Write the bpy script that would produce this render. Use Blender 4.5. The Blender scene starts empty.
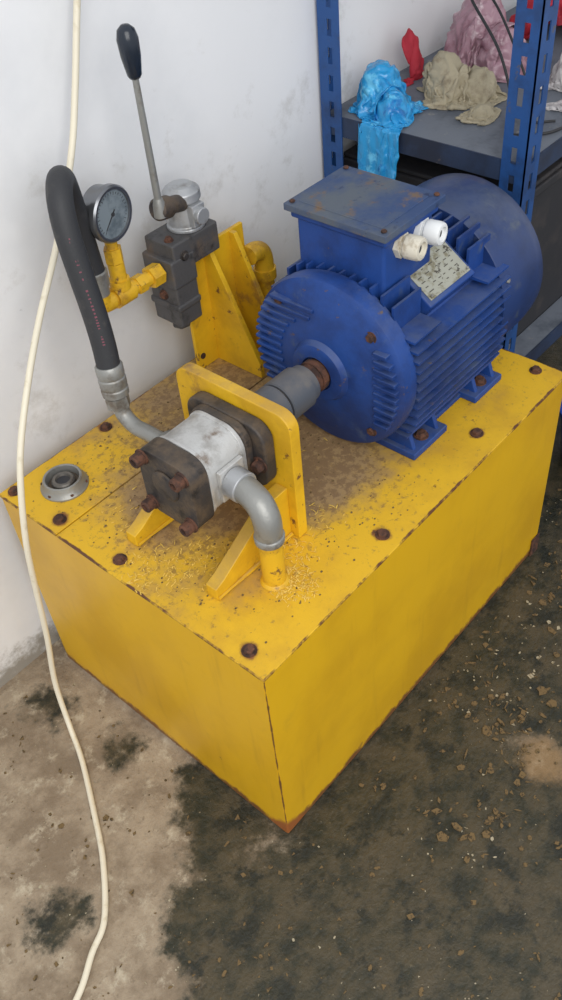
import bpy, bmesh, math, random
import numpy as np
from mathutils import Matrix, Vector, noise
random.seed(7)
L,W,H=0.83,0.60,0.471
AY,AZ=0.236,0.626
scn=bpy.context.scene
try: scn.view_settings.view_transform='Standard'
except Exception: pass

# ------------------------------------------------------------------ helpers
def lin(c):
    r=[]
    for v in c[:3]:
        v/=255.0
        r.append(v/12.92 if v<=0.04045 else ((v+0.055)/1.055)**2.4)
    return (r[0],r[1],r[2],1.0)

class NT:
    def __init__(s,name):
        s.m=bpy.data.materials.new(name); s.m.use_nodes=True
        s.t=s.m.node_tree; s.b=s.t.nodes['Principled BSDF']
        s.tc=s.t.nodes.new('ShaderNodeTexCoord')
    def n(s,ty,**k):
        x=s.t.nodes.new(ty)
        for a,b in k.items(): setattr(x,a,b)
        return x
    def l(s,a,b): s.t.links.new(a,b)
    def val(s,sock,v):
        if isinstance(v,bpy.types.NodeSocket): s.l(v,sock)
        else: sock.default_value=v
    def math(s,op,a,b=None,c=None,clamp=False):
        x=s.n('ShaderNodeMath',operation=op); x.use_clamp=clamp
        s.val(x.inputs[0],a)
        if b is not None: s.val(x.inputs[1],b)
        if c is not None: s.val(x.inputs[2],c)
        return x.outputs[0]
    def noise(s,scale,detail=6,rough=0.6,stretch=(1,1,1),off=(0,0,0)):
        mp=s.n('ShaderNodeMapping'); mp.inputs['Scale'].default_value=stretch; mp.inputs['Location'].default_value=off
        s.l(s.tc.outputs['Object'],mp.inputs['Vector'])
        x=s.n('ShaderNodeTexNoise'); x.inputs['Scale'].default_value=scale
        x.inputs['Detail'].default_value=detail; x.inputs['Roughness'].default_value=rough
        s.l(mp.outputs[0],x.inputs['Vector']); return x.outputs['Fac']
    def step(s,v,lo,hi):
        x=s.n('ShaderNodeMapRange'); x.interpolation_type='SMOOTHSTEP'
        s.l(v,x.inputs['Value']); x.inputs['From Min'].default_value=lo; x.inputs['From Max'].default_value=hi
        return x.outputs['Result']
    def mix(s,f,a,b):
        x=s.n('ShaderNodeMix',data_type='RGBA')
        s.val(x.inputs[0],f); s.val(x.inputs[6],a); s.val(x.inputs[7],b); return x.outputs[2]
    def xyz(s):
        x=s.n('ShaderNodeSeparateXYZ'); s.l(s.tc.outputs['Object'],x.inputs[0]); return x.outputs
    def bump(s,h,strength,dist=0.002):
        x=s.n('ShaderNodeBump'); x.inputs['Strength'].default_value=strength; x.inputs['Distance'].default_value=dist
        s.l(h,x.inputs['Height']); s.l(x.outputs[0],s.b.inputs['Normal'])
    def blob(s,cx,cy,r,k=1.0):
        X=s.xyz(); dx=s.math('SUBTRACT',X[0],cx); dy=s.math('SUBTRACT',X[1],cy)
        d=s.math('SQRT',s.math('ADD',s.math('MULTIPLY',dx,dx),s.math('MULTIPLY',dy,dy)))
        return s.math('MULTIPLY',s.math('SUBTRACT',1.0,s.math('DIVIDE',d,r),clamp=True),k)

def M(name,col,rough=0.5,metal=0.0,layers=(),bump=0.0,bs=60,spec=0.5,dust=None):
    s=NT(name); c=lin(col)
    cur=c
    for i,ly in enumerate(layers):
        lc,sc,lo,hi=ly[:4]; st=ly[4] if len(ly)>4 else (1,1,1)
        f=s.step(s.noise(sc,7,0.65,st,(i*3.1,i*1.7,0)),lo,hi)
        cur=s.mix(f,cur,lin(lc))
    if dust:   # settled dust on upward-facing surfaces
        g=s.n('ShaderNodeNewGeometry'); sp=s.n('ShaderNodeSeparateXYZ'); s.l(g.outputs['Normal'],sp.inputs[0])
        up=s.step(sp.outputs[2],0.35,1.0)
        cur=s.mix(s.math('MULTIPLY',s.math('MULTIPLY',up,s.step(s.noise(12,7,0.7),0.3,0.65)),dust[1]),cur,lin(dust[0]))
    if layers or dust: s.l(cur,s.b.inputs['Base Color'])
    else: s.b.inputs['Base Color'].default_value=c
    s.b.inputs['Roughness'].default_value=rough; s.b.inputs['Metallic'].default_value=metal
    s.b.inputs['Specular IOR Level'].default_value=spec
    if bump: s.bump(s.noise(bs,6,0.6),bump)
    return s.m

YEL=(224,178,30)
yellow=M('yellow_paint',YEL,0.5,0,[((202,156,30),9,0.42,0.66),((150,110,54),14,0.57,0.71),((112,72,44),36,0.62,0.69)],0.3,80,dust=((150,124,84),0.5))
yellow_pipe=M('yellow_paint_pipe',(218,172,36),0.45,0,[((168,124,40),22,0.48,0.70),((112,80,48),44,0.60,0.69)],0.3,90)
rust=M('rusty_steel',(100,66,50),0.85,0.1,[((60,42,36),60,0.4,0.6),((144,90,60),90,0.6,0.7)],0.8,160)
blue=M('blue_enamel',(30,68,138),0.52,0,[((26,52,108),8,0.4,0.65),((74,90,116),18,0.57,0.75),((96,80,70),50,0.64,0.72)],0.2,120,spec=0.4,dust=((98,106,120),0.45))
blue_lid=M('blue_enamel_dusty',(48,70,110),0.62,0,[((84,92,102),9,0.40,0.64),((110,90,72),24,0.55,0.68),((30,46,80),34,0.58,0.68)],0.35,90)
navy=M('cowl_navy_enamel',(30,54,104),0.42,0,[((24,42,80),7,0.4,0.7),((80,88,98),18,0.57,0.76)],0.12,120,dust=((96,104,116),0.40))
shelfblue=M('shelf_blue_paint',(34,78,138),0.5,0,[((30,60,106),12,0.45,0.7),((90,84,84),36,0.63,0.73)])
shelfbeam=M('shelf_beam_dark_paint',(40,56,84),0.6,0,[((34,42,60),10,0.4,0.65),((96,88,84),36,0.63,0.73)])
alu=M('cast_aluminium',(198,198,196),0.42,0.4,[((164,162,158),25,0.45,0.7),((126,110,96),16,0.60,0.74)],0.35,200)
blackiron=M('dark_cast_iron',(60,56,55),0.6,0.2,[((94,80,66),20,0.47,0.67),((36,34,35),40,0.5,0.7)],0.4,150,dust=((116,100,80),0.4))
valveiron=M('grey_cast_iron',(82,81,82),0.6,0.2,[((104,90,78),18,0.52,0.70),((50,48,48),34,0.5,0.7)],0.4,150)
couplm=M('dark_grey_plastic',(80,85,94),0.5,0,[((108,104,100),20,0.5,0.72)],dust=((134,124,110),0.35))
galv=M('galvanised_steel',(150,150,146),0.45,0.5,[((116,108,98),26,0.5,0.7)],0.3,150)
galvd=M('dull_ring_steel',(112,108,102),0.5,0.5,[((76,66,58),26,0.45,0.65)],0.3,150)
silver=M('zinc_casting',(174,176,178),0.42,0.5,[((132,130,126),30,0.5,0.72),((100,84,70),22,0.62,0.74)],0.3,150)
rubber=M('black_rubber',(46,47,50),0.6,0,[((68,66,64),30,0.55,0.75)],0.3,300)
pink=M('pink_hose_print',(126,72,84),0.8)
knobm=M('black_knob_plastic',(30,38,50),0.25)
cream=M('cream_gland_plastic',(210,204,188),0.45,0,[((160,146,122),40,0.52,0.72)])
white_p=M('white_gland_plastic',(226,228,228),0.4,0,[((180,176,166),36,0.58,0.75)])
platem=M('nameplate_aluminium',(172,172,158),0.4,0.35,[((130,124,100),30,0.5,0.62),((74,68,58),55,0.59,0.65)])
inkm=M('nameplate_ink',(84,80,72),0.7)
dialm=M('gauge_dial_glass',(124,134,140),0.10,0,[((92,102,108),24,0.42,0.62)])
ringm=M('gauge_case_steel',(126,128,132),0.28,0.8)
inkb=M('gauge_ink',(48,48,52),0.6)
cablem=M('white_cable_pvc',(226,218,196),0.45,0,[((200,188,158),30,0.55,0.75)])
bagblue=M('blue_plastic_bag',(46,150,208),0.22,0,[((104,194,234),30,0.54,0.66),((24,112,182),22,0.54,0.68)],0.7,55)
khaki=M('khaki_cloth',(172,162,138),0.9,0,[((130,118,98),20,0.48,0.68)],0.7,110)
mauve=M('mauve_plastic_bag',(170,134,146),0.3,0,[((140,98,112),18,0.48,0.66),((206,184,190),26,0.55,0.68)],0.7,55)
red=M('red_fabric',(176,40,56),0.75,0,[((120,24,42),20,0.48,0.68)],0.7,110)
greyc=M('grey_white_sack',(192,188,188),0.8,0,[((146,140,142),20,0.48,0.68)],0.7,110)
boardm=M('grey_shelf_board',(106,112,122),0.6,0,[((80,86,96),12,0.45,0.7),((136,134,130),36,0.60,0.72)],0.2,60)
darkfill=M('under_shelf_dark_fill',(42,42,46),0.7,0,[((60,56,56),14,0.5,0.7)])  # near-black fill colour, carries the shade and dark items under the shelf
bucketm=M('blue_bucket_plastic',(34,64,150),0.4)
pale=M('pale_debris',(168,158,134),0.9,0,[((126,112,86),200,0.5,0.6)])
brownd=M('brown_debris',(112,92,60),0.9,0,[((70,58,40),200,0.5,0.6)])
shaving=M('yellow_shavings',(226,190,90),0.8,0,[((170,132,58),120,0.5,0.65)])

# tank side paint
s=NT('tank_side_paint'); X=s.xyz()
n1=s.noise(4,5,0.6); n2=s.noise(26,8,0.7,(1,1,1),(4,2,1)); n9=s.noise(10,7,0.65,(1,1,1),(8,2,3))
c=s.mix(s.step(n1,0.40,0.66),lin((222,174,24)),lin((208,160,22)))
c=s.mix(s.math('MULTIPLY',s.step(s.noise(34,6,0.6,(1,1,0.10)),0.55,0.80),0.35),c,lin((172,126,36)))
c=s.mix(s.math('MULTIPLY',s.step(n9,0.60,0.76),0.3),c,lin((164,124,52)))
zl=s.math('SUBTRACT',1.0,s.math('DIVIDE',X[2],0.045),clamp=True)
c=s.mix(s.step(s.math('ADD',s.math('MULTIPLY',zl,0.42),s.math('MULTIPLY',n2,0.6)),0.50,0.62),c,lin((124,80,44)))
edge=s.math('MAXIMUM',s.math('ABSOLUTE',X[0]),s.math('ABSOLUTE',X[1]))
ef=s.math('SUBTRACT',1.0,s.math('DIVIDE',edge,0.006),clamp=True)
c=s.mix(s.step(s.math('ADD',s.math('MULTIPLY',ef,0.4),s.math('MULTIPLY',s.math('ADD',n2,n9),0.35)),0.56,0.64),c,lin((104,62,38)))
c=s.mix(s.step(n2,0.69,0.73),c,lin((120,76,42)))
zt=s.math('SUBTRACT',1.0,s.math('DIVIDE',s.math('SUBTRACT',H,X[2]),0.016),clamp=True)
c=s.mix(s.step(s.math('ADD',s.math('MULTIPLY',zt,0.34),s.math('MULTIPLY',s.math('ADD',n2,n9),0.35)),0.58,0.66),c,lin((104,66,38)))
cb=s.math('MULTIPLY',s.math('SUBTRACT',1.0,s.math('DIVIDE',X[2],0.075),clamp=True),s.math('SUBTRACT',1.0,s.math('DIVIDE',edge,0.08),clamp=True))
c=s.mix(s.step(s.math('ADD',cb,s.math('MULTIPLY',n2,0.35)),0.5,0.7),c,lin((156,92,46)))
s.l(c,s.b.inputs['Base Color']); s.b.inputs['Roughness'].default_value=0.38
s.bump(s.noise(5,3,0.5),0.35,0.012); tank_side=s.m
# tank paint (top)
s=NT('tank_lid_paint'); X=s.xyz()
n1=s.noise(7,8,0.65); n2=s.noise(24,8,0.7,(1,1,1),(4,2,1)); n3=s.noise(70,6,0.7); n9=s.noise(9,7,0.65,(1,1,1),(8,2,3))
c=s.mix(s.step(n1,0.42,0.68),lin((222,176,32)),lin((202,156,36)))
dm=s.math('ADD',s.blob(0.38,0.44,0.36,1.15),s.math('ADD',s.blob(0.36,0.2,0.22,0.75),s.math('ADD',s.blob(0.12,0.27,0.24,0.6),s.blob(0.75,0.3,0.3,0.7))))
dirt=s.step(s.math('ADD',s.math('MULTIPLY',dm,0.42),s.math('MULTIPLY',n1,0.7)),0.44,0.70)
c=s.mix(s.math('MULTIPLY',dirt,0.85),c,lin((144,122,98)))
c=s.mix(s.math('MULTIPLY',s.step(s.math('ADD',s.math('MULTIPLY',dm,0.2),n3),0.58,0.72),0.6),c,lin((112,86,62)))
c=s.mix(s.math('MULTIPLY',s.step(s.noise(120,5,0.7),0.60,0.72),0.5),c,lin((166,130,60)))
e=s.math('MINIMUM',s.math('MINIMUM',X[0],s.math('SUBTRACT',L,X[0])),s.math('MINIMUM',X[1],s.math('SUBTRACT',W,X[1])))
ef=s.math('SUBTRACT',1.0,s.math('DIVIDE',e,0.008),clamp=True)
c=s.mix(s.step(s.math('ADD',s.math('MULTIPLY',ef,0.28),s.math('MULTIPLY',s.math('ADD',n2,n9),0.36)),0.60,0.67),c,lin((98,60,38)))
for bx,by in [(0.023,0.047),(0.31,0.03),(0.595,0.042),(0.026,0.321),(0.024,0.467),(0.02,0.585),(0.225,0.585)]:
    c=s.mix(s.step(s.math('ADD',s.blob(bx,by,0.03,0.5),s.math('MULTIPLY',n2,0.5)),0.48,0.60),c,lin((140,92,46)))
c=s.mix(s.step(n2,0.66,0.71),c,lin((104,66,40)))
s.l(c,s.b.inputs['Base Color']); s.b.inputs['Roughness'].default_value=0.6
s.bump(n3,0.25,0.002); tank_top=s.m
# floor
s=NT('stained_wet_concrete'); X=s.xyz()
nb=s.noise(3.2,8,0.62); nf=s.noise(22,9,0.72,(1,1,1),(3,1,0)); nm=s.noise(9,8,0.68,(1,1,1),(7,7,0)); nt=s.noise(90,6,0.7)
base=s.mix(s.step(nm,0.38,0.62),lin((166,150,128)),lin((130,114,94)))
base=s.mix(s.step(nf,0.52,0.7),base,lin((186,174,152)))
base=s.mix(s.math('MULTIPLY',s.step(nt,0.55,0.7),0.5),base,lin((100,86,66)))
dk=s.mix(s.step(nf,0.38,0.62),lin((36,38,24)),lin((72,64,44)))
dk=s.mix(s.math('MULTIPLY',s.step(nm,0.45,0.62),0.7),dk,lin((80,70,50)))
dk=s.mix(s.step(nt,0.60,0.72),dk,lin((100,90,66)))
dk=s.mix(s.step(s.noise(15,8,0.7,(1,1,1),(1,9,2)),0.50,0.62),dk,lin((29,31,20)))
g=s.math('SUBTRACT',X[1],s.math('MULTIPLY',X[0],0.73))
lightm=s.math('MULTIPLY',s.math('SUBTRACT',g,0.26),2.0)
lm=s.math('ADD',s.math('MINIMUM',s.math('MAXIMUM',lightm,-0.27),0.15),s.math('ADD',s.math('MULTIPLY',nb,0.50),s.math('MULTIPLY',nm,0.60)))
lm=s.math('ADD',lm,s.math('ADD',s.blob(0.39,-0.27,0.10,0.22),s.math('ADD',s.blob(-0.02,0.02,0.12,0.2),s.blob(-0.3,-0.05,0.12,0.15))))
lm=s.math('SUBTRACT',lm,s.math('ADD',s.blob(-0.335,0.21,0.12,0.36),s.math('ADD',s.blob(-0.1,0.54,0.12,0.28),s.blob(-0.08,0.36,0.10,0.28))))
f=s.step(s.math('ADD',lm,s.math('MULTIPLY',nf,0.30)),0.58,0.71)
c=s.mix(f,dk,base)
c=s.mix(s.math('MULTIPLY',s.step(s.math('ADD',s.blob(0.39,-0.27,0.11,0.45),s.math('MULTIPLY',s.math('ADD',nm,nf),0.3)),0.52,0.68),0.7),c,lin((138,110,72)))
s.l(c,s.b.inputs['Base Color'])
s.l(s.math('ADD',s.math('MULTIPLY',f,0.4),0.42),s.b.inputs['Roughness'])
s.bump(s.math('ADD',s.math('MULTIPLY',nf,0.8),nt),0.6,0.005); floorm=s.m
# wall
s=NT('white_plaster'); X=s.xyz()
nb=s.noise(2.0,6,0.6); nf=s.noise(30,8,0.7); nk=s.noise(9,8,0.7,(1,1,1),(5,5,5))
c=s.mix(s.step(nb,0.42,0.68),lin((234,235,237)),lin((220,222,225)))
zl=s.math('SUBTRACT',1.0,s.math('DIVIDE',X[2],0.14),clamp=True)
c=s.mix(s.step(s.math('ADD',s.math('MULTIPLY',zl,0.5),s.math('MULTIPLY',nf,0.6)),0.52,0.75),c,lin((150,145,136)))
c=s.mix(s.math('MULTIPLY',s.step(nf,0.66,0.73),0.4),c,lin((158,158,158)))
zm=s.math('MULTIPLY',s.math('SUBTRACT',1.0,s.math('DIVIDE',s.math('ABSOLUTE',s.math('SUBTRACT',X[2],0.72)),0.35),clamp=True),0.10)
c=s.mix(s.math('MULTIPLY',s.step(s.math('ADD',nk,zm),0.60,0.78),0.38),c,lin((168,164,156)))
s.l(c,s.b.inputs['Base Color']); s.b.inputs['Roughness'].default_value=0.85
s.bump(s.noise(14,5,0.6),0.2,0.004); wallm=s.m

# ------------------------------------------------------------------ geometry builder
def empty(name):
    e=bpy.data.objects.new(name,None); e.empty_display_size=0.05
    bpy.context.collection.objects.link(e); return e
class B:
    def __init__(s): s.v=[]; s.f=[]; s.mi=[]; s.cur=0
    def add(s,vs,fs):
        o=len(s.v); s.v+= [Vector(v) for v in vs]; s.f+=[tuple(i+o for i in f) for f in fs]; s.mi+=[s.cur]*len(fs)
    def box(s,a,b):
        x0,y0,z0=a;x1,y1,z1=b
        s.add([(x0,y0,z0),(x1,y0,z0),(x1,y1,z0),(x0,y1,z0),(x0,y0,z1),(x1,y0,z1),(x1,y1,z1),(x0,y1,z1)],
              [(3,2,1,0),(4,5,6,7),(0,1,5,4),(1,2,6,5),(2,3,7,6),(3,0,4,7)]); return s
    def prism(s,pts,vec):
        n=len(pts); v=Vector(vec); P=[Vector(p) for p in pts]
        s.add(P+[p+v for p in P],[tuple(range(n))[::-1],tuple(range(n,2*n))]+[(i,(i+1)%n,n+(i+1)%n,n+i) for i in range(n)]); return s
    def lathe(s,o,axis,prof,seg=32,phase=0.0):
        o=Vector(o); ax=Vector(axis).normalized()
        u=ax.orthogonal().normalized(); w=ax.cross(u)
        vs=[];fs=[];n=len(prof)
        for (d,r) in prof:
            for k in range(seg):
                a=2*math.pi*k/seg+phase
                vs.append(o+ax*d+(u*math.cos(a)+w*math.sin(a))*max(r,1e-5))
        for i in range(n-1):
            for k in range(seg):
                k2=(k+1)%seg
                fs.append((i*seg+k,i*seg+k2,(i+1)*seg+k2,(i+1)*seg+k))
        fs.append(tuple(range(seg))[::-1]); fs.append(tuple((n-1)*seg+k for k in range(seg)))
        s.add(vs,fs); return s
    def cyl(s,p0,p1,r,r1=None,seg=24):
        d=Vector(p1)-Vector(p0); return s.lathe(p0,d,[(0,r),(d.length,r if r1 is None else r1)],seg)
    def bolt(s,p,n,r=0.008,h=0.006,washer=True):
        p=Vector(p);n=Vector(n).normalized()
        if washer: s.cyl(p,p+n*0.002,r*1.35,seg=16)
        s.lathe(p+n*0.001,n,[(0,r),(h*0.75,r),(h,r*0.82)],6,random.random()); return s
    def sweep(s,pts,r,seg=14,sub=8):
        P=[Vector(p) for p in pts]; C=[]
        Q=[P[0]*2-P[1]]+P+[P[-1]*2-P[-2]]
        rr=r if callable(r) else (lambda t:r)
        for i in range(1,len(Q)-2):
            for k in range(sub):
                t=k/sub; a,b,c,d=Q[i-1],Q[i],Q[i+1],Q[i+2]
                C.append(0.5*((2*b)+(c-a)*t+(2*a-5*b+4*c-d)*t*t+(3*b-a-3*c+d)*t**3))
        C.append(P[-1]); n=len(C); vs=[];fs=[]
        T=(C[1]-C[0]).normalized(); u=T.orthogonal().normalized()
        for i,p in enumerate(C):
            T=(C[min(i+1,n-1)]-C[max(i-1,0)]).normalized()
            u=(u-T*u.dot(T)).normalized(); w=T.cross(u)
            for k in range(seg):
                a=2*math.pi*k/seg; vs.append(p+(u*math.cos(a)+w*math.sin(a))*rr(i/(n-1)))
        for i in range(n-1):
            for k in range(seg):
                k2=(k+1)%seg; fs.append((i*seg+k,i*seg+k2,(i+1)*seg+k2,(i+1)*seg+k))
        fs.append(tuple(range(seg))[::-1]); fs.append(tuple((n-1)*seg+k for k in range(seg)))
        s.add(vs,fs); return s
    def done(s,name,mat,parent=None,bevel=0,segs=2,smooth=True,angle=35,recalc=True):
        me=bpy.data.meshes.new(name); me.from_pydata([tuple(v) for v in s.v],[],s.f); me.update()
        mats=mat if isinstance(mat,(list,tuple)) else [mat]
        for m in mats: me.materials.append(m)
        me.polygons.foreach_set('material_index',s.mi)
        if recalc:
            bm=bmesh.new(); bm.from_mesh(me); bmesh.ops.recalc_face_normals(bm,faces=bm.faces); bm.to_mesh(me); bm.free()
        o=bpy.data.objects.new(name,me); bpy.context.collection.objects.link(o)
        if smooth:
            me.polygons.foreach_set('use_smooth',[True]*len(me.polygons))
            me.set_sharp_from_angle(angle=math.radians(angle))
        if bevel:
            m=o.modifiers.new('bevel','BEVEL'); m.width=bevel; m.segments=segs; m.limit_method='ANGLE'; m.angle_limit=math.radians(40); m.harden_normals=True
        if parent: o.parent=parent
        return o

SX0,SX1,SY0,SY1=0.935,1.90,0.185,0.640
SZ=0.7725
def drape(b,c,size,lumps,seed,slack=1.9,N=60,steps=80,edge=False,stiff=0.05,ymax=0.62,crease=0.007,conf=1.0):
    """position-based cloth: an oversized sheet falls, crumples and drapes over lumps on the shelf"""
    rg=np.random.RandomState(seed)
    u=np.linspace(-1,1,N); U,V=np.meshgrid(u,u,indexing='ij')
    ang=rg.uniform(0,1.5); ca,sa=math.cos(ang),math.sin(ang)
    A_=np.arctan2(V,U); wob=1+0.16*np.sin(3*A_+seed)+0.10*np.sin(7*A_+seed*2)
    px=(U*np.sqrt(1-V*V/2))*wob; py=(V*np.sqrt(1-U*U/2))*wob
    P=np.stack([c[0]+size[0]*(px*ca-py*sa),c[1]+size[1]*(px*sa+py*ca),np.full_like(U,SZ+max(l[3] for l in lumps)+0.03)],-1)
    rest={}
    Q=P.copy()
    g=[(1,0,1.0),(0,1,1.0),(1,1,0.6),(1,-1,0.6),(3,0,stiff),(0,3,stiff)]
    for (a,d,k) in g:
        A=Q[:N-a, max(0,-d):N-max(0,d)]; Bq=Q[a:, max(0,d):N+min(0,d)]
        rest[(a,d)]=np.linalg.norm(A-Bq,axis=-1)*slack
    for k_ in range(30):
        f_=rg.uniform(5,24,1)[0]; th=rg.uniform(0,3.14); ph=rg.uniform(0,6.28)
        P[...,2]+=0.0022*np.sin(f_*(U*math.cos(th)+V*math.sin(th))+ph+1.5*np.sin(2*U+k_)+1.2*np.sin(2.3*V+ph))
    P[...,2]+=rg.normal(0,0.0012,(N,N))
    Vv=np.zeros_like(P)
    for st in range(steps):
        old=P.copy(); Vv[...,2]-=0.0005; Vv*=0.92; P=P+Vv
        for it in range(7):
            for (a,d,k) in g:
                if a+abs(d)>2 and it%2: continue
                D=np.zeros_like(P); Cn=np.zeros((N,N,1))
                sA=(slice(0,N-a),slice(max(0,-d),N-max(0,d))); sB=(slice(a,N),slice(max(0,d),N+min(0,d)))
                dv=P[sB]-P[sA]; ln=np.linalg.norm(dv,axis=-1,keepdims=True)+1e-9
                cor=dv/ln*(ln-rest[(a,d)][...,None])*0.5*k
                D[sA]+=cor; D[sB]-=cor; Cn[sA]+=1; Cn[sB]+=1
                P+=D/np.maximum(Cn,1)
            ex=(P[...,0]-c[0])/(size[0]*conf); ey=(P[...,1]-c[1])/(size[1]*conf); rr=np.sqrt(ex*ex+ey*ey)
            lim=1+0.18*np.sin(3*np.arctan2(ey,ex)+seed)+0.1*np.sin(5*np.arctan2(ey,ex)+seed*1.7)
            k_=np.where(rr>lim,lim/np.maximum(rr,1e-6),1)
            if edge: k_=np.where(P[...,2]<SZ,1.0,1-(1-k_)*0.5)
            P[...,0]=c[0]+(P[...,0]-c[0])*k_; P[...,1]=c[1]+(P[...,1]-c[1])*k_
            for (lx,ly,lr,lh) in lumps:
                dx=(P[...,0]-lx)/lr; dy=(P[...,1]-ly)/lr; dz=(P[...,2]-SZ)/lh
                q=np.sqrt(dx*dx+dy*dy+dz*dz); m=(q<1)&(P[...,2]>SZ-0.001)
                f=np.where(m,1/np.maximum(q,0.2),1.0)
                P[...,0]=np.where(m,lx+dx*f*lr,P[...,0]); P[...,1]=np.where(m,ly+dy*f*lr,P[...,1]); P[...,2]=np.where(m,SZ+dz*f*lh,P[...,2])
            P[...,1]=np.minimum(P[...,1],ymax)
            if edge:
                inside=P[...,0]>SX0-0.004
                low=P[...,2]<SZ+0.001
                deep=P[...,2]<SZ-0.02
                m1=inside&low&~(deep&(P[...,0]<SX0+0.01))
                P[...,2]=np.where(m1,SZ+0.001,P[...,2])
                m2=inside&deep&~m1; P[...,0]=np.where(m2,SX0-0.005,P[...,0])
            else:
                P[...,2]=np.maximum(P[...,2],SZ+0.0008)
        Vv=P-old
        touch=(P[...,2]<SZ+0.002)
        Vv[...,0]=np.where(touch,Vv[...,0]*0.3,Vv[...,0]); Vv[...,1]=np.where(touch,Vv[...,1]*0.3,Vv[...,1])
        sp=np.linalg.norm(Vv,axis=-1,keepdims=True); Vv*=np.minimum(1,0.01/np.maximum(sp,1e-9))
    P=np.nan_to_num(P,nan=SZ)
    vs=[]
    off=Vector((seed,seed*2.0,0))
    for i in range(N):
        for j in range(N):
            p=Vector(tuple(map(float,P[i,j]))); q=Vector((i*0.13,j*0.13,0))+off
            w=noise.noise_vector(q*0.9)*1.3
            cr=(1-abs(noise.noise(q*1.1+w)*2.4))**2-0.5
            cr2=(1-abs(noise.noise(q*2.6+w*1.5)*2.4))**2-0.5
            n_=Vector((p.x-c[0],p.y-c[1],0.045)).normalized()
            p+= noise.noise_vector(q*2.0)*crease*0.5 + n_*(cr*crease*1.7+cr2*crease*0.7)
            if not edge or p.x>SX0-0.004: p.z=max(p.z,SZ+0.0008)
            if edge and p.z<SZ: p.x=min(p.x,SX0-0.003)
            p.y=min(p.y,0.635)
            vs.append(p)
    fs=[(i*N+j,(i+1)*N+j,(i+1)*N+j+1,i*N+j+1) for i in range(N-1) for j in range(N-1)]
    b.add(vs,fs)
def cloth_obj(name,b,mat,th=0.0012):
    o=b.done(name,mat,None,angle=180,recalc=False)
    m=o.modifiers.new('sub','SUBSURF'); m.levels=1; m.render_levels=1
    m=o.modifiers.new('thick','SOLIDIFY'); m.thickness=th; m.offset=1
    return o

# ------------------------------------------------------------------ room
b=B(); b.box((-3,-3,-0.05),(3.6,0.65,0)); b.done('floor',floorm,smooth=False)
b=B(); b.box((-3,0.65,-0.05),(3.6,0.77,2.8)); b.done('wall_back',wallm,smooth=False)

# ------------------------------------------------------------------ tank
T=empty('hydraulic_oil_tank')
B().box((0,0,0),(L,W,H-0.006)).done('tank_body',tank_side,T,0.004,2)
B().box((-0.002,-0.002,H-0.005),(L+0.002,0.444,H)).done('lid_plate_main',tank_top,T,0.0012,2)
B().box((-0.002,0.447,H-0.005),(L+0.002,W+0.001,H)).done('lid_plate_rear',tank_top,T,0.0012,2)
b=B()
for x,y in [(0.023,0.047),(0.31,0.03),(0.595,0.042),(0.805,0.05),(0.026,0.321),(0.024,0.467),(0.02,0.583),(0.225,0.583),(0.80,0.33),(0.79,0.56),(0.81,0.2)]:
    b.bolt((x,y,H),(0,0,1),0.0085,0.007)
b.done('lid_bolts',rust,T)
b=B(); b.box((L-0.03,-0.001,0),(L-0.0005,-0.004,0.05)); b.done('corner_foot',rust,T)
b=B()
for (cx,cy,r,n) in ((0.05,0.26,0.045,120),(0.10,0.20,0.05,90),(0.15,0.075,0.03,140),(0.19,0.11,0.035,90),(0.28,0.13,0.035,30),(0.11,0.38,0.045,30),(0.35,0.3,0.12,20)):
    for i in range(n):
        a=random.random()*6.28; q=r*math.sqrt(random.random())*1.2; x=cx+math.cos(a)*q; y=cy+math.sin(a)*q
        t=random.random()*6.28; l=random.uniform(0.005,0.013); k=random.uniform(0.0004,0.0008); bend=random.uniform(-.5,.5)
        dx,dy=math.cos(t),math.sin(t); nx,ny=-dy,dx; z=H+0.0004
        m=(x+dx*l*.5+nx*l*bend*.4,y+dy*l*.5+ny*l*bend*.4,z+0.0014); e=(x+dx*l,y+dy*l,z)
        b.add([(x-nx*k,y-ny*k,z),(x+nx*k,y+ny*k,z+0.0006),(m[0]+nx*k,m[1]+ny*k,m[2]),(m[0]-nx*k,m[1]-ny*k,m[2]),(e[0]+nx*k,e[1]+ny*k,e[2]),(e[0]-nx*k,e[1]-ny*k,e[2])],[(0,1,2,3),(3,2,4,5)])
b.done('paint_shavings',shaving,T,smooth=False)
b=B()
for i in range(380):
    x=random.uniform(0.02,0.45); y=random.uniform(0.03,0.57); sz=random.uniform(0.0008,0.0024); a=random.random()*6
    b.prism([(x+sz*math.cos(a+j*1.57),y+sz*math.sin(a+j*1.57)*0.7,H) for j in range(4)],(0,0,sz*0.6))
b.done('lid_grit',brownd,T,smooth=False)
C=empty('tank_filler_cap')
b=B(); b.lathe((0.082,0.525,H+0.0002),(0,0,1),[(0,0.041),(0.003,0.041),(0.006,0.038),(0.013,0.035),(0.019,0.033),(0.020,0.031),(0.019,0.029),(0.006,0.0275),(0.004,0.0275)],44)
b.done('filler_ring',galv,C)
b=B(); b.lathe((0.082,0.525,H+0.0042),(0,0,1),[(0,0.0272),(0.001,0.0272)],36); b.done('filler_recess',blackiron,C)
b=B(); b.lathe((0.082,0.525,H+0.0052),(0,0,1),[(0,0.021),(0.008,0.020),(0.0105,0.0175),(0.0105,0.013),(0.006,0.0115),(0.002,0.0)],36); b.done('filler_strainer',galvd,C)
b=B(); b.lathe((0.082,0.525,H+0.0105),(0,0,1),[(0,0.0114),(0.001,0.0114)],24); b.done('filler_hole',inkb,C)
b=B()
for k in range(6):
    a=k*math.pi/3+0.2; b.bolt((0.082+0.0375*math.cos(a),0.525+0.0375*math.sin(a),H+0.004),(0,0,1),0.003,0.003,False)
b.done('filler_screws',rust,C)

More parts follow.
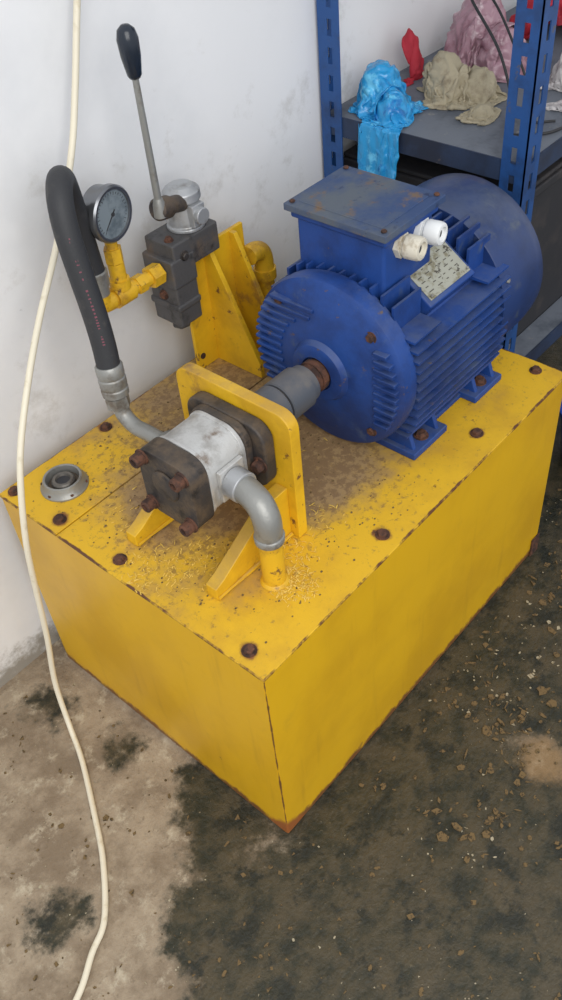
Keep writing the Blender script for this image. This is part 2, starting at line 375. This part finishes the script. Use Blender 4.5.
# ------------------------------------------------------------------ motor
Mo=empty('electric_motor')
def circ(x,y,z): return (x,AY+y,AZ+z)
b=B(); b.lathe((0.46,AY,AZ),(1,0,0),[(0,0.124),(0.29,0.124)],48); b.done('stator_body',blue,Mo)
b=B()
for sgn in (-1,1):
    for i in range(12):
        z=-0.112+i*0.0172
        ye=0.153-0.026*(abs(z+0.01)/0.11)**4
        yi=math.sqrt(max(0.122**2-z*z,0.0016))-0.004
        th=0.0024
        rng=[(0.475,0.74)] if not(sgn==-1 and z>0.062) else [(0.475,0.545),(0.677,0.74)]
        for xa,xb in rng:
            b.add([circ(xa,sgn*yi,z-th*1.5),circ(xa,sgn*ye,z-th*.7),circ(xa,sgn*ye,z+th*.7),circ(xa,sgn*yi,z+th*1.5),
               circ(xb,sgn*yi,z-th*1.5),circ(xb,sgn*ye,z-th*.7),circ(xb,sgn*ye,z+th*.7),circ(xb,sgn*yi,z+th*1.5)],
              [(0,1,2,3),(7,6,5,4),(0,4,5,1),(1,5,6,2),(2,6,7,3),(3,7,4,0)])
for i in range(11):
    y=-0.102+i*0.0204
    zi=math.sqrt(max(0.122**2-y*y,0.001))-0.004
    zt=0.147-0.03*(abs(y)/0.11)**4
    rng=[(0.475,0.74)] if y>-0.045 else [(0.475,0.545),(0.677,0.74)]
    for xa,xb in rng: b.box(circ(xa,y-0.0022,zi),circ(xb,y+0.0022,zt))
    b.box(circ(0.475,y-0.0022,-zt*0.92),circ(0.74,y+0.0022,-zi))
b.done('cooling_fins',blue,Mo)
b=B()
pn=Vector((0,-0.555,0.832)); pt=Vector((0,0.832,0.555)); pc=Vector((0.611,0.147,0.745))
def slab(b,c,hx,ht,th,n=pn,t=pt):
    c=Vector(c); ex=Vector((hx,0,0)); et=t*ht; en=n*th
    P=[c-ex-et,c+ex-et,c+ex+et,c-ex+et]; b.prism(P,en)
slab(b,pc-pn*0.040,0.062,0.042,0.037); b.done('nameplate_boss',blue,Mo,0.004)
b=B(); slab(b,pc-pn*0.003,0.054,0.033,0.0022); b.done('nameplate',platem,Mo,0.0006)
b=B()
for r in range(6):
    t0=0.023-r*0.0088
    x=-0.046
    while x<0.040:
        w=random.uniform(0.004,0.012)
        slab(b,pc-pn*0.0008+pt*t0+Vector((x+w/2,0,0)),w/2,0.0008,0.0003); x+=w+random.uniform(0.006,0.018)
b.done('nameplate_print',inkm,Mo,smooth=False)
b=B()
for sx in (-1,1):
    for st in (-1,1): b.bolt(pc+Vector((0.049*sx,0,0))+pt*0.028*st,pn,0.0025,0.002,False)
b.done('nameplate_rivets',galv,Mo)
b=B(); b.lathe((0.48,AY,AZ),(-1,0,0),[(0,0.146),(0.006,0.146),(0.008,0.151),(0.028,0.152),(0.036,0.150),(0.042,0.142),(0.045,0.122),(0.048,0.118),(0.050,0.085),(0.054,0.078),(0.056,0.055),(0.066,0.05),(0.068,0.044),(0.068,0.03),(0.060,0.029),(0.060,0)],64)
b.done('drive_end_shield',blue,Mo)
b=B()
for k in range(-6,7):
    z=k*0.0150+0.01
    for sg in (1,-1):
        r0,r1=0.088,0.143
        if abs(z)<r1-0.01:
            y1=math.sqrt(r1*r1-z*z); y0=math.sqrt(max(r0*r0-z*z,0)) if abs(z)<r0 else 0.015
            if sg==-1 and abs(z)>0.07: continue
            if sg==-1: y0=max(y0,0.1)
            if y1-y0>0.012: b.box(circ(0.427,sg*y0,z-0.0032),circ(0.442,sg*y1,z+0.0032))
b.done('end_shield_ribs',blue,Mo,0.0015)
b=B()
for a in (45,135,225,315):
    a=math.radians(a); p=Vector(circ(0.444,0.128*math.cos(a),0.128*math.sin(a)))
    b.cyl(p+Vector((0.02,0,0)),p+Vector((-0.006,0,0)),0.016)
b.done('end_shield_lugs',blue,Mo,0.002)
b=B()
for a in (45,135,225,315):
    a=math.radians(a); b.bolt(circ(0.438,0.128*math.cos(a),0.128*math.sin(a)),(-1,0,0),0.0075,0.006)
b.done('end_shield_bolts',rust,Mo)
b=B(); b.cyl((0.386,AY,AZ),(0.43,AY,AZ),0.024); b.lathe((0.40,AY,AZ),(1,0,0),[(0,0.027),(0.012,0.027)],32); b.done('drive_shaft',rust,Mo)
b=B(); b.lathe((0.722,AY,AZ),(1,0,0),[(0,0.142),(0.0,0.1520),(0.003,0.1540),(0.106,0.1540),(0.130,0.151),(0.140,0.140),(0.143,0.12),(0.143,0.0)],72); b.done('fan_cowl',navy,Mo,angle=50)
b=B()
for r in (0.04,0.06,0.08,0.1,0.12):
    b.lathe((0.864,AY,AZ),(1,0,0),[(0,r-0.006),(0.004,r-0.005),(0.004,r+0.001),(0,r+0.002)],48)
b.done('cowl_grille_rings',blackiron,Mo)
b=B()
for a in (20,160,-60,-120): 
    a=math.radians(a); n=Vector((0,math.cos(a),math.sin(a))); b.bolt(Vector((0.738,AY,AZ))+n*0.1530,n,0.005,0.003,False)
b.done('cowl_screws',galv,Mo)
for tag,sg in (('near',-1),('far',1)):
    b=B()
    y0,y1=sorted((AY+sg*0.150,AY+sg*0.060))
    b.box((0.475,y0,H+0.0005),(0.572,y1,H+0.014)); b.box((0.66,y0,H+0.0005),(0.747,y1,H+0.014))
    ya,yb=sorted((AY+sg*0.120,AY+sg*0.07)); b.box((0.56,ya,H+0.0005),(0.67,yb,H+0.010))
    for x0 in (0.484,0.550,0.672,0.727):
        b.prism([(x0,AY+sg*0.142,H+0.012),(x0,AY+sg*0.085,H+0.012),(x0,AY+sg*0.075,H+0.06),(x0,AY+sg*0.118,H+0.078)],(0.009,0,0))
    b.prism([(0.487,AY+sg*0.102,H+0.01),(0.487,AY+sg*0.088,H+0.01),(0.487,AY+sg*0.075,H+0.06),(0.487,AY+sg*0.098,H+0.072)],(0.245,0,0))
    b.done('foot_'+tag,blue,Mo,0.0025)
b=B()
for x in (0.522,0.703):
    for sg in (-1,1): b.bolt((x,AY+sg*0.130,H+0.014),(0,0,1),0.0095,0.009)
b.done('foot_bolts',rust,Mo)
b=B(); b.box((0.492,0.162,0.745),(0.615,0.328,0.849)); b.done('terminal_box',blue,Mo,0.006,3)
b=B(); b.box((0.486,0.156,0.835),(0.621,0.334,0.848)); b.done('terminal_box_rim',blue,Mo,0.003)
b=B(); b.box((0.478,0.150,0.848),(0.629,0.340,0.859)); b.box((0.495,0.168,0.858),(0.612,0.322,0.8605)); b.done('terminal_box_lid',blue_lid,Mo,0.004,3)
b=B()
for x in (0.488,0.619):
    for y in (0.160,0.330): b.bolt((x,y,0.859),(0,0,1),0.0045,0.003,False)
b.done('lid_screws',rust,Mo)
gax=Vector((0.10,-1,0.04)).normalized()
for i,(x,m) in enumerate(((0.530,cream),(0.582,white_p))):
    o0=Vector((x,0.164,0.820))
    b=B(); b.lathe(o0,gax,[(0,0.0195),(0.010,0.0195)],6,0.2)
    b.lathe(o0+gax*0.010,gax,[(0,0.015),(0.005,0.015)],24)
    b.lathe(o0+gax*0.015,gax,[(0,0.0185),(0.018,0.0185),(0.024,0.0165),(0.025,0.011),(0.020,0.010),(0.018,0)],12)
    b.done('cable_gland_%d'%(i+1),m,Mo,0.0008)
b=B()
for x in (0.530,0.582):
    o0=Vector((x,0.164,0.820)); b.lathe(o0+gax*0.0335,gax,[(0,0.0098),(0.0008,0.0098)],20)
b.done('gland_openings',inkb,Mo)
b=B(); b.lathe((0.66,AY+0.0,AZ+0.14),(0,0,1),[(0,0.012),(0.012,0.012)],20); b.done('lifting_boss',blue,Mo)

# ------------------------------------------------------------------ coupling
Cp=empty('shaft_coupling')
b=B(); b.lathe((0.2475,AY,AZ),(1,0,0),[(0,0.03),(0.02,0.03),(0.022,0.036),(0.066,0.036),(0.068,0.034)],40)
b.lathe((0.319,AY,AZ),(1,0,0),[(0,0.034),(0.002,0.036),(0.05,0.036),(0.053,0.032),(0.066,0.031)],40); b.done('coupling_hubs',couplm,Cp)
b=B(); b.lathe((0.312,AY,AZ),(1,0,0),[(0,0.031),(0.009,0.031)],32); b.done('coupling_spider',blackiron,Cp)

# ------------------------------------------------------------------ pump bracket
Br=empty('pump_mounting_bracket')
def rrect(x,y0,y1,z0,z1,r,top_only=True,n=6):
    P=[]
    def arc(cy,cz,a0,a1):
        for k in range(n+1):
            a=math.radians(a0+(a1-a0)*k/n); P.append((x,cy+r*math.cos(a),cz+r*math.sin(a)))
    if top_only: P.extend([(x,y0,z0),(x,y1,z0)])
    else: arc(y0+r,z0+r,180,270); arc(y1-r,z0+r,270,360)
    arc(y1-r,z1-r,0,90); arc(y0+r,z1-r,90,180)
    return P
b=B(); b.prism(rrect(0.227,0.127,0.355,H+0.0005,0.708,0.026),(0.020,0,0)); b.done('bracket_plate',yellow,Br,0.002)
b=B()
for y in (0.143,0.318):
    b.prism([(0.060,y,H+0.0005),(0.2275,y,H+0.0005),(0.2275,y,H+0.10),(0.195,y,H+0.10),(0.078,y,H+0.030),(0.060,y,H+0.024)],(0,0.022,0))
b.done('bracket_gussets',yellow,Br,0.002)
b=B()
for y in (0.141,0.316): b.sweep([(0.062,y+0.001,H+0.0048),(0.14,y,H+0.0048),(0.225,y,H+0.0048)],lambda t:0.003+0.0008*math.sin(t*90),8,8); b.sweep([(0.062,y+0.025,H+0.0048),(0.14,y+0.025,H+0.0048),(0.225,y+0.025,H+0.0048)],lambda t:0.003+0.0008*math.sin(t*80),8,8)
b.done('weld_beads',yellow,Br)

# ------------------------------------------------------------------ pump
Pu=empty('gear_pump')
b=B(); b.prism(rrect(0.204,AY-0.078,AY+0.078,AZ-0.055,AZ+0.062,0.03,False),(0.0225,0,0)); b.prism(rrect(0.19,AY-0.056,AY+0.056,AZ-0.062,AZ+0.062,0.03,False),(0.015,0,0)); b.done('front_flange',blackiron,Pu,0.004,3)
b=B(); b.prism(rrect(0.118,AY-0.053,AY+0.053,AZ-0.058,AZ+0.060,0.036,False,10),(0.073,0,0)); b.done('aluminium_body',alu,Pu,0.003,3)
b=B(); b.prism(rrect(0.116,AY-0.0545,AY+0.0545,AZ-0.0595,AZ+0.0615,0.036,False,10),(0.006,0,0)); b.prism(rrect(0.183,AY-0.0545,AY+0.0545,AZ-0.0595,AZ+0.0615,0.036,False,10),(0.007,0,0)); b.done('body_lands',alu,Pu,0.001)
b=B(); b.prism(rrect(0.082,AY-0.054,AY+0.054,AZ-0.060,AZ+0.060,0.026,False,8),(0.034,0,0)); b.lathe((0.082,AY,AZ+0.01),(-1,0,0),[(0,0.026),(0.004,0.025),(0.005,0.022)],28); b.done('rear_cover',blackiron,Pu,0.005,3)
b=B()
for sy in (-1,1):
    for sz in (-1,1):
        p=(0.082,AY+sy*0.040,AZ+sz*0.044); b.lathe(p,(-1,0,0),[(0,0.0125),(0.003,0.0125)],18); b.lathe((0.08,p[1],p[2]),(-1,0,0),[(0,0.010),(0.014,0.010),(0.016,0.0085),(0.016,0.0055),(0.010,0.005),(0.010,0)],20)
for sy in (-1,1): b.bolt((0.204,AY+sy*0.066,AZ-0.005),(-1,0,0),0.0105,0.012)
b.done('pump_bolts',rust,Pu)
b=B(); b.prism([(0.13,AY-0.053,AZ-0.028),(0.178,AY-0.053,AZ-0.028),(0.178,AY-0.053,AZ+0.028),(0.13,AY-0.053,AZ+0.028)],(0,-0.008,0)); b.prism([(0.13,AY+0.053,AZ-0.028),(0.178,AY+0.053,AZ-0.028),(0.178,AY+0.053,AZ+0.028),(0.13,AY+0.053,AZ+0.028)],(0,0.008,0)); b.done('port_pads',alu,Pu,0.002)

# suction pipe
Sp=empty('suction_pipe')
b=B(); b.cyl((0.152,AY-0.0615,AZ),(0.151,0.150,AZ),0.024,0.024,seg=28); b.done('threaded_collar',silver,Sp,0.002)
b=B(); b.sweep([(0.150,0.158,AZ),(0.149,0.142,AZ-0.001),(0.145,0.118,AZ-0.008),(0.142,0.105,AZ-0.028),(0.141,0.103,AZ-0.058)],0.0205,20,8)
b.lathe((0.141,0.103,AZ-0.066),(0,0,1),[(0,0.022),(0.010,0.0225),(0.012,0.0205)],24); b.done('steel_elbow',galv,Sp,angle=60)
b=B(); b.cyl((0.141,0.103,H+0.0005),(0.141,0.103,AZ-0.062),0.0175,seg=28); b.lathe((0.141,0.103,H+0.0005),(0,0,1),[(0,0.022),(0.002,0.021),(0.005,0.0178)],28); b.done('yellow_pipe',yellow_pipe,Sp)

# ------------------------------------------------------------------ hose
Ho=empty('hydraulic_hose')
b=B(); b.sweep([(0.152,AY+0.0615,AZ),(0.152,0.345,AZ),(0.151,0.378,AZ+0.000),(0.151,0.400,AZ+0.012),(0.152,0.409,AZ+0.033)],0.0125,16,8); b.lathe((0.152,AY+0.0615,AZ),(0,1,0),[(0,0.021),(0.018,0.021),(0.02,0.017)],6); b.done('steel_elbow',galv,Ho,angle=60)
b=B(); b.lathe((0.152,0.409,0.652),(0.02,0.08,1),[(0,0.019),(0.018,0.019),(0.02,0.016)],6)
b.lathe((0.1525,0.4105,0.672),(0.06,0.1,1),[(0,0.017),(0.002,0.0205),(0.012,0.021),(0.014,0.0195),(0.018,0.021),(0.030,0.021),(0.032,0.0195),(0.036,0.021),(0.05,0.021),(0.053,0.019)],24)
b.done('crimp_ferrule',galv,Ho)
hp=[(0.155,0.415,0.715),(0.160,0.421,0.755),(0.164,0.430,0.80),(0.167,0.443,0.86),(0.171,0.456,0.915),(0.182,0.470,0.952),(0.203,0.492,0.966),(0.229,0.522,0.948),(0.247,0.542,0.895),(0.256,0.55,0.83),(0.260,0.55,0.775)]
b=B(); b.sweep(hp,0.0180,20,8); b.done('rubber_hose',rubber,Ho,angle=70)
b=B()
for i in range(1,4):
    for k in range(11):
        if random.random()<0.8:
            t0=(k+0.15)/11; t1=(k+0.15+random.uniform(0.3,0.55))/11
            P0=Vector(hp[i]).lerp(Vector(hp[i+1]),t0); P1=Vector(hp[i]).lerp(Vector(hp[i+1]),t1)
            n=Vector((-0.45,-0.75,0.4)); ax=(P1-P0).normalized(); n=(n-ax*n.dot(ax)).normalized(); sd=ax.cross(n)*random.uniform(0.0008,0.002)
            q=n*0.0175
            b.prism([P0+q-sd,P1+q-sd,P1+q+sd,P0+q+sd],n*0.0008)
b.done('hose_lay_print',pink,Ho,smooth=False)
b=B(); b.lathe((0.260,0.55,0.742),(0,0,1),[(0,0.017),(0.015,0.017),(0.016,0.02),(0.04,0.0205),(0.042,0.018)],24); b.done('upper_ferrule',galv,Ho)

# ------------------------------------------------------------------ gauge + tee
Ga=empty('pressure_gauge')
gx,gz,gy=0.303,0.865,0.528
gd=Vector((0.16,-1,0.0)).normalized(); ge=Vector((1,0.16,0)).normalized()
gc=Vector((gx,gy,gz))
b=B(); b.lathe(gc-gd*0.034,gd,[(0,0.034),(0.003,0.039),(0.024,0.040),(0.025,0.0435),(0.034,0.0435),(0.037,0.041),(0.0365,0.037),(0.032,0.036),(0.032,0)],48); b.done('gauge_case',ringm,Ga)
b=B(); b.lathe(gc-gd*0.003,gd,[(0,0.0365),(0.002,0.0365)],48); b.done('gauge_dial',dialm,Ga)
b=B()
def dd(a): return ge*math.cos(a)+Vector((0,0,math.sin(a)))
for k in range(27):
    a=math.radians(225-k*270/26); r0=0.028 if k%5==0 else 0.030; dr=dd(a); tn=dd(a+math.pi/2)*0.0004
    c0=gc-gd*0.0009; b.prism([c0+dr*r0-tn,c0+dr*0.033-tn,c0+dr*0.033+tn,c0+dr*r0+tn],gd*0.0004)
a=math.radians(222); dr=dd(a); tn=dd(a+math.pi/2)*0.0010; c0=gc-gd*0.0005
b.prism([c0-dr*0.008-tn,c0+dr*0.027-tn*0.3,c0+dr*0.027+tn*0.3,c0-dr*0.008+tn],gd*0.0008); b.lathe(c0,gd,[(0,0.003),(0.002,0.003)],12)
b.done('dial_marks_and_needle',inkb,Ga,smooth=False)
b=B(); b.cyl((gx,0.55,gz-0.038),(gx,0.55,0.79),0.010); b.lathe((gx,0.55,0.779),(0,0,1),[(0,0.015),(0.024,0.015)],6); b.done('gauge_stem',yellow_pipe,Ga)
Te=empty('yellow_tee_fitting')
b=B(); b.cyl((0.262,0.55,0.72),(0.387,0.55,0.718),0.0125); b.cyl((gx,0.55,0.72),(gx,0.55,0.778),0.0135)
b.lathe((0.285,0.55,0.72),(1,0,0),[(0,0.018),(0.036,0.018)],20); b.lathe((0.362,0.55,0.718),(1,0,0),[(0,0.019),(0.024,0.019)],6); b.lathe((gx,0.55,0.732),(0,0,1),[(0,0.0175),(0.016,0.0175)],20)
b.sweep([(0.280,0.55,0.72),(0.265,0.55,0.722),(0.260,0.55,0.730),(0.260,0.55,0.7415)],0.0155,16,6); b.lathe((0.332,0.55,0.719),(1,0,0),[(0,0.016),(0.018,0.016)],6)
b.done('tee_body',yellow_pipe,Te,angle=50)

# ------------------------------------------------------------------ valve bracket
Vb=empty('valve_mounting_bracket')
b=B(); b.box((0.445,0.560,H+0.0005),(0.602,0.568,0.710)); b.done('bracket_back_plate',yellow,Vb,0.0015)
b=B()
b.prism([(0.497,0.5605,H+0.0005),(0.497,0.448,H+0.0005),(0.497,0.448,H+0.03),(0.497,0.548,0.714),(0.497,0.5605,0.714)],(0.010,0,0))
b.prism([(0.565,0.5605,H+0.0005),(0.565,0.458,H+0.0005),(0.565,0.458,H+0.03),(0.565,0.548,0.708),(0.565,0.5605,0.708)],(0.010,0,0))
b.done('bracket_gussets',yellow,Vb,0.001)
b=B(); b.lathe((0.458,0.560,0.50),(0,-1,0),[(0,0.006),(0.002,0.006)],16); b.bolt((0.46,0.56,0.60),(0,-1,0),0.006,0.004); b.done('bracket_bolts',rust,Vb)
Rp=empty('return_pipe')
b=B(); b.cyl((0.632,0.545,H+0.0005),(0.632,0.545,0.60),0.0165); b.sweep([(0.632,0.545,0.60),(0.632,0.545,0.625),(0.624,0.544,0.645),(0.605,0.542,0.654),(0.588,0.540,0.654)],0.0185,18,8)
b.lathe((0.632,0.545,0.588),(0,0,1),[(0,0.022),(0.02,0.022)],22); b.lathe((0.632,0.545,H+0.0005),(0,0,1),[(0,0.024),(0.012,0.022)],22); b.done('return_pipe_body',yellow_pipe,Rp,angle=60)

# ------------------------------------------------------------------ valve
Va=empty('directional_control_valve')
b=B(); b.box((0.392,0.522,0.612),(0.443,0.590,0.715)); b.box((0.388,0.518,0.645),(0.443,0.592,0.658)); b.box((0.388,0.518,0.690),(0.443,0.592,0.742)); b.box((0.398,0.520,0.716),(0.505,0.590,0.768)); b.lathe((0.418,0.555,0.612),(0,0,-1),[(0,0.018),(0.018,0.018)],6); b.done('valve_body',valveiron,Va,0.004,3)
b=B(); b.lathe((0.464,0.553,0.768),(0,0,1),[(0,0.033),(0.006,0.033),(0.008,0.029),(0.045,0.027),(0.05,0.032),(0.064,0.031),(0.072,0.020)],32)
b.box((0.450,0.516,0.778),(0.478,0.556,0.815)); b.cyl((0.464,0.525,0.797),(0.464,0.506,0.797),0.014); b.done('lever_housing',silver,Va,0.002)
b=B(); b.cyl((0.45,0.540,0.818),(0.398,0.526,0.836),0.014); b.lathe((0.412,0.53,0.830),(-1,-0.15,0.25),[(0,0.018),(0.025,0.018),(0.03,0.013)],20); b.bolt((0.42,0.52,0.742),(0,-1,0),0.007,0.006); b.done('lever_pivot',blackiron,Va,0.001)
b=B(); b.cyl((0.389,0.522,0.832),(0.3865,0.520,1.045),0.0062,0.0048,seg=14); b.lathe((0.389,0.522,0.826),(0,0,1),[(0,0.011),(0.02,0.010),(0.03,0.007)],18); b.done('lever_rod',galv,Va)
b=B(); b.lathe((0.3866,0.520,1.038),(-0.02,-0.0,1),[(0,0.008),(0.004,0.0105),(0.03,0.0145),(0.052,0.0155),(0.064,0.0125),(0.07,0.006),(0.071,0)],28); b.done('lever_knob',knobm,Va,angle=60)
b=B(); b.bolt((0.496,0.545,0.768),(0,0,1),0.006,0.006); b.bolt((0.41,0.54,0.768),(0,0,1),0.006,0.006); b.bolt((0.392,0.555,0.67),(-1,0,0),0.007,0.006); b.done('valve_bolts',rust,Va)

# ------------------------------------------------------------------ cable
b=B(); b.sweep([(0.62,0.64,1.75),(0.50,0.632,1.4),(0.40,0.622,1.15),(0.345,0.61,1.02),(0.30,0.595,0.94),(0.228,0.575,0.845),(0.14,0.54,0.768),(0.068,0.502,0.708),(0.01,0.475,0.64),(-0.022,0.462,0.576),(-0.048,0.458,0.48),(-0.058,0.466,0.381),(-0.070,0.475,0.25),(-0.088,0.482,0.12),(-0.108,0.45,0.03),(-0.135,0.39,0.0065),(-0.19,0.29,0.0055),(-0.235,0.215,0.0055),(-0.297,0.14,0.0055),(-0.345,0.115,0.0055),(-0.405,0.082,0.0055),(-0.52,0.05,0.0055),(-0.7,0.1,0.0055)],0.0052,12,10)
b.done('power_cable',cablem,None,angle=70)

# ------------------------------------------------------------------ shelving
Sh=empty('metal_shelving_unit')
def slotflange(b,org,du,width,th,z0,z1):
    du=Vector(du); pn_=Vector((abs(du.y),abs(du.x),0))*th
    def bx(u0,u1,za,zb):
        p=[Vector((org[0],org[1],0))+du*u0,Vector((org[0],org[1],0))+du*u1]
        P=[Vector((p[0].x,p[0].y,za)),Vector((p[1].x,p[1].y,za)),Vector((p[1].x,p[1].y,zb)),Vector((p[0].x,p[0].y,zb))]
        b.prism(P,pn_)
    a0,a1=width*0.40,width*0.64
    bx(0,a0,z0,z1); bx(a1,width,z0,z1)
    z=z0
    while z<z1-0.05:
        bx(a0,a1,z,z+0.020); z+=0.05
    bx(a0,a1,z,z1)
b=B()
for (px,py,dx,dy) in ((SX0,SY0,1,1),(SX0,SY1,1,-1),(SX1,SY0,-1,1),(SX1,SY1,-1,-1)):
    slotflange(b,(px,py),(dx,0,0),0.048,0.0025,0.0,1.75); slotflange(b,(px,py),(0,dy,0),0.048,0.0025,0.0,1.75)
b.done('slotted_angle_posts',shelfblue,Sh,smooth=False)
for i,z in enumerate((0.30,0.772,1.45)):
    b=B(); b.box((SX0+0.003,SY0+0.003,z-0.006),(SX1-0.003,SY1-0.003,z)); b.done('shelf_board_%d'%(i+1),boardm,Sh)
    b=B(); b.box((SX0+0.0028,SY0+0.0045,z-0.038),(SX0+0.006,SY1-0.005,z+0.001)); b.box((SX0+0.003,SY0+0.0028,z-0.038),(SX1-0.003,SY0+0.006,z+0.001)); b.box((SX0+0.003,SY0+0.006,z-0.038),(SX0+0.02,SY1-0.005,z-0.035)); b.done('shelf_beams_%d'%(i+1),shelfbeam,Sh,smooth=False)
b=B(); drape(b,(1.005,0.535),(0.080,0.088),[(1.015,0.555,0.045,0.085),(0.985,0.50,0.035,0.055)],3,1.9,crease=0.007)
drape(b,(1.01,0.54),(0.060,0.070),[(1.015,0.555,0.045,0.095),(0.985,0.50,0.038,0.062)],17,1.7,N=44)
drape(b,(0.935,0.490),(0.044,0.050),[(0.965,0.50,0.026,0.03)],9,1.7,44,100,True,crease=0.005)
cloth_obj('blue_plastic_bag',b,bagblue,0.0006)
b=B(); drape(b,(1.135,0.45),(0.064,0.095),[(1.13,0.48,0.042,0.085),(1.155,0.42,0.035,0.060)],11,1.9); drape(b,(1.13,0.45),(0.050,0.070),[(1.13,0.48,0.044,0.092),(1.155,0.42,0.038,0.066)],15,1.7,N=44); drape(b,(1.08,0.365),(0.055,0.040),[(1.08,0.365,0.022,0.025)],14,1.8,40,crease=0.005); cloth_obj('khaki_cloth_heap',b,khaki,0.0016)
b=B(); drape(b,(1.325,0.49),(0.105,0.110),[(1.325,0.53,0.065,0.13),(1.29,0.45,0.05,0.09)],21,1.8,crease=0.010); drape(b,(1.31,0.49),(0.08,0.09),[(1.325,0.53,0.068,0.138),(1.29,0.45,0.053,0.098)],23,1.7,N=44,crease=0.008); cloth_obj('mauve_plastic_bag',b,mauve,0.0006)
b=B(); drape(b,(1.150,0.597),(0.088,0.022),[(1.13,0.60,0.020,0.12),(1.18,0.60,0.020,0.10)],31,1.9,44,ymax=0.63,crease=0.006); cloth_obj('red_fabric_heap',b,red)
b=B(); drape(b,(1.55,0.46),(0.095,0.13),[(1.53,0.48,0.07,0.15),(1.50,0.38,0.05,0.08)],33,1.8,crease=0.010); cloth_obj('red_fabric_heap.001',b,red)
b=B(); drape(b,(1.27,0.285),(0.105,0.068),[(1.30,0.29,0.045,0.075),(1.22,0.30,0.035,0.045)],41,1.8); cloth_obj('grey_sack',b,greyc)
b=B(); b.sweep([(1.24,0.53,SZ+0.19),(1.20,0.50,SZ+0.20),(1.16,0.45,SZ+0.17),(1.12,0.36,SZ+0.105),(1.08,0.30,SZ+0.03),(1.04,0.28,SZ+0.004),(1.03,0.26,SZ+0.004),(1.08,0.21,SZ+0.004),(1.2,0.200,SZ+0.004)],0.0028,8,10); b.sweep([(1.24,0.53,SZ+0.19),(1.22,0.47,SZ+0.18),(1.19,0.40,SZ+0.14),(1.14,0.30,SZ+0.04),(1.10,0.27,SZ+0.005),(1.12,0.23,SZ+0.004)],0.0024,8,10); b.done('black_cable_coil',rubber,None,angle=70)
b=B(); b.box((1.0,0.24,0.3005),(1.75,0.62,0.31)); 
for a_,c_ in (((1.0,0.24,0.3005),(1.01,0.62,0.66)),((1.74,0.24,0.3005),(1.75,0.62,0.66)),((1.0,0.24,0.3005),(1.75,0.25,0.66)),((1.0,0.61,0.3005),(1.75,0.62,0.66))): b.box(a_,c_)
b.box((0.985,0.225,0.645),(1.765,0.24,0.665)); b.box((0.985,0.225,0.645),(1.0,0.635,0.665)); b.box((0.99,0.23,0.665),(1.76,0.635,0.675)); b.done('under_shelf_dark_filler',darkfill,None,0.004)  # added dark box, stands in for shadow and dark items below the shelf
b=B(); b.lathe((1.16,0.02,0.0),(0,0,1),[(0,0.085),(0.16,0.11),(0.16,0.117),(0.168,0.117),(0.168,0.106),(0.01,0.082),(0.01,0)],40); b.done('blue_bucket',bucketm,None)

# ------------------------------------------------------------------ floor debris (one object)
b=B()
def scatter(mi,n,reg,smin,smax,thin=0.25):
    b.cur=mi
    for i in range(n):
        for _ in range(40):
            x=random.uniform(*reg[0]); y=random.uniform(*reg[1])
            if -0.02<x<L+0.02 and -0.02<y<W+0.02: continue
            if (x-1.16)**2+(y-0.02)**2<0.014: continue
            if noise.noise(Vector((x*6,y*6,mi)))+random.uniform(-.4,.4)<0: continue
            break
        else: continue
        sz=random.uniform(smin,smax)*random.choice((0.6,1,1,1.5)); a=random.random()*6.28; k=random.uniform(thin,1)
        P=[]; m=random.choice((3,4,5,6))
        for j in range(m):
            t=j*6.283/m+random.uniform(-.3,.3); q=Vector((math.cos(t)*sz,math.sin(t)*sz*k,0)); q=Matrix.Rotation(a,3,'Z')@q
            P.append((x+q.x,y+q.y,0.0002))
        b.prism(P,(0,0,sz*random.uniform(0.15,0.4)))
scatter(0,420,((-0.45,1.1),(-0.5,0.6)),0.0008,0.0024)
scatter(1,700,((-0.45,1.1),(-0.5,0.6)),0.0015,0.0048)
scatter(0,90,((0.15,0.95),(-0.28,-0.03)),0.0015,0.0045,0.12)
scatter(1,300,((0.15,0.95),(-0.28,-0.03)),0.003,0.008,0.10)
b.done('floor_litter',[pale,brownd],None,smooth=False)

# ------------------------------------------------------------------ light
w=bpy.data.worlds.new('overcast'); scn.world=w; w.use_nodes=True
bg=w.node_tree.nodes['Background']; bg.inputs[0].default_value=(0.92,0.95,1.0,1); bg.inputs[1].default_value=0.84
def area(name,loc,tgt,size,e,col):
    l=bpy.data.lights.new(name,'AREA'); l.energy=e; l.size=size; l.color=col
    o=bpy.data.objects.new(name,l); bpy.context.collection.objects.link(o); o.location=loc
    o.rotation_euler=(Vector(tgt)-Vector(loc)).to_track_quat('-Z','Y').to_euler()
area('daylight_opening',(-1.3,-2.0,2.6),(0.3,0.3,0.4),2.4,80,(1,0.98,0.95))

# ------------------------------------------------------------------ camera
cd=bpy.data.cameras.new('camera'); cam=bpy.data.objects.new('camera',cd); bpy.context.collection.objects.link(cam)
cam.location=(-0.45212,-0.52836,1.49118); cam.rotation_euler=(0.78869,0.0771,-0.85583)
cd.sensor_fit='VERTICAL'; cd.sensor_height=36; cd.lens=36*897.1/1000; cd.clip_start=0.01
scn.camera=cam
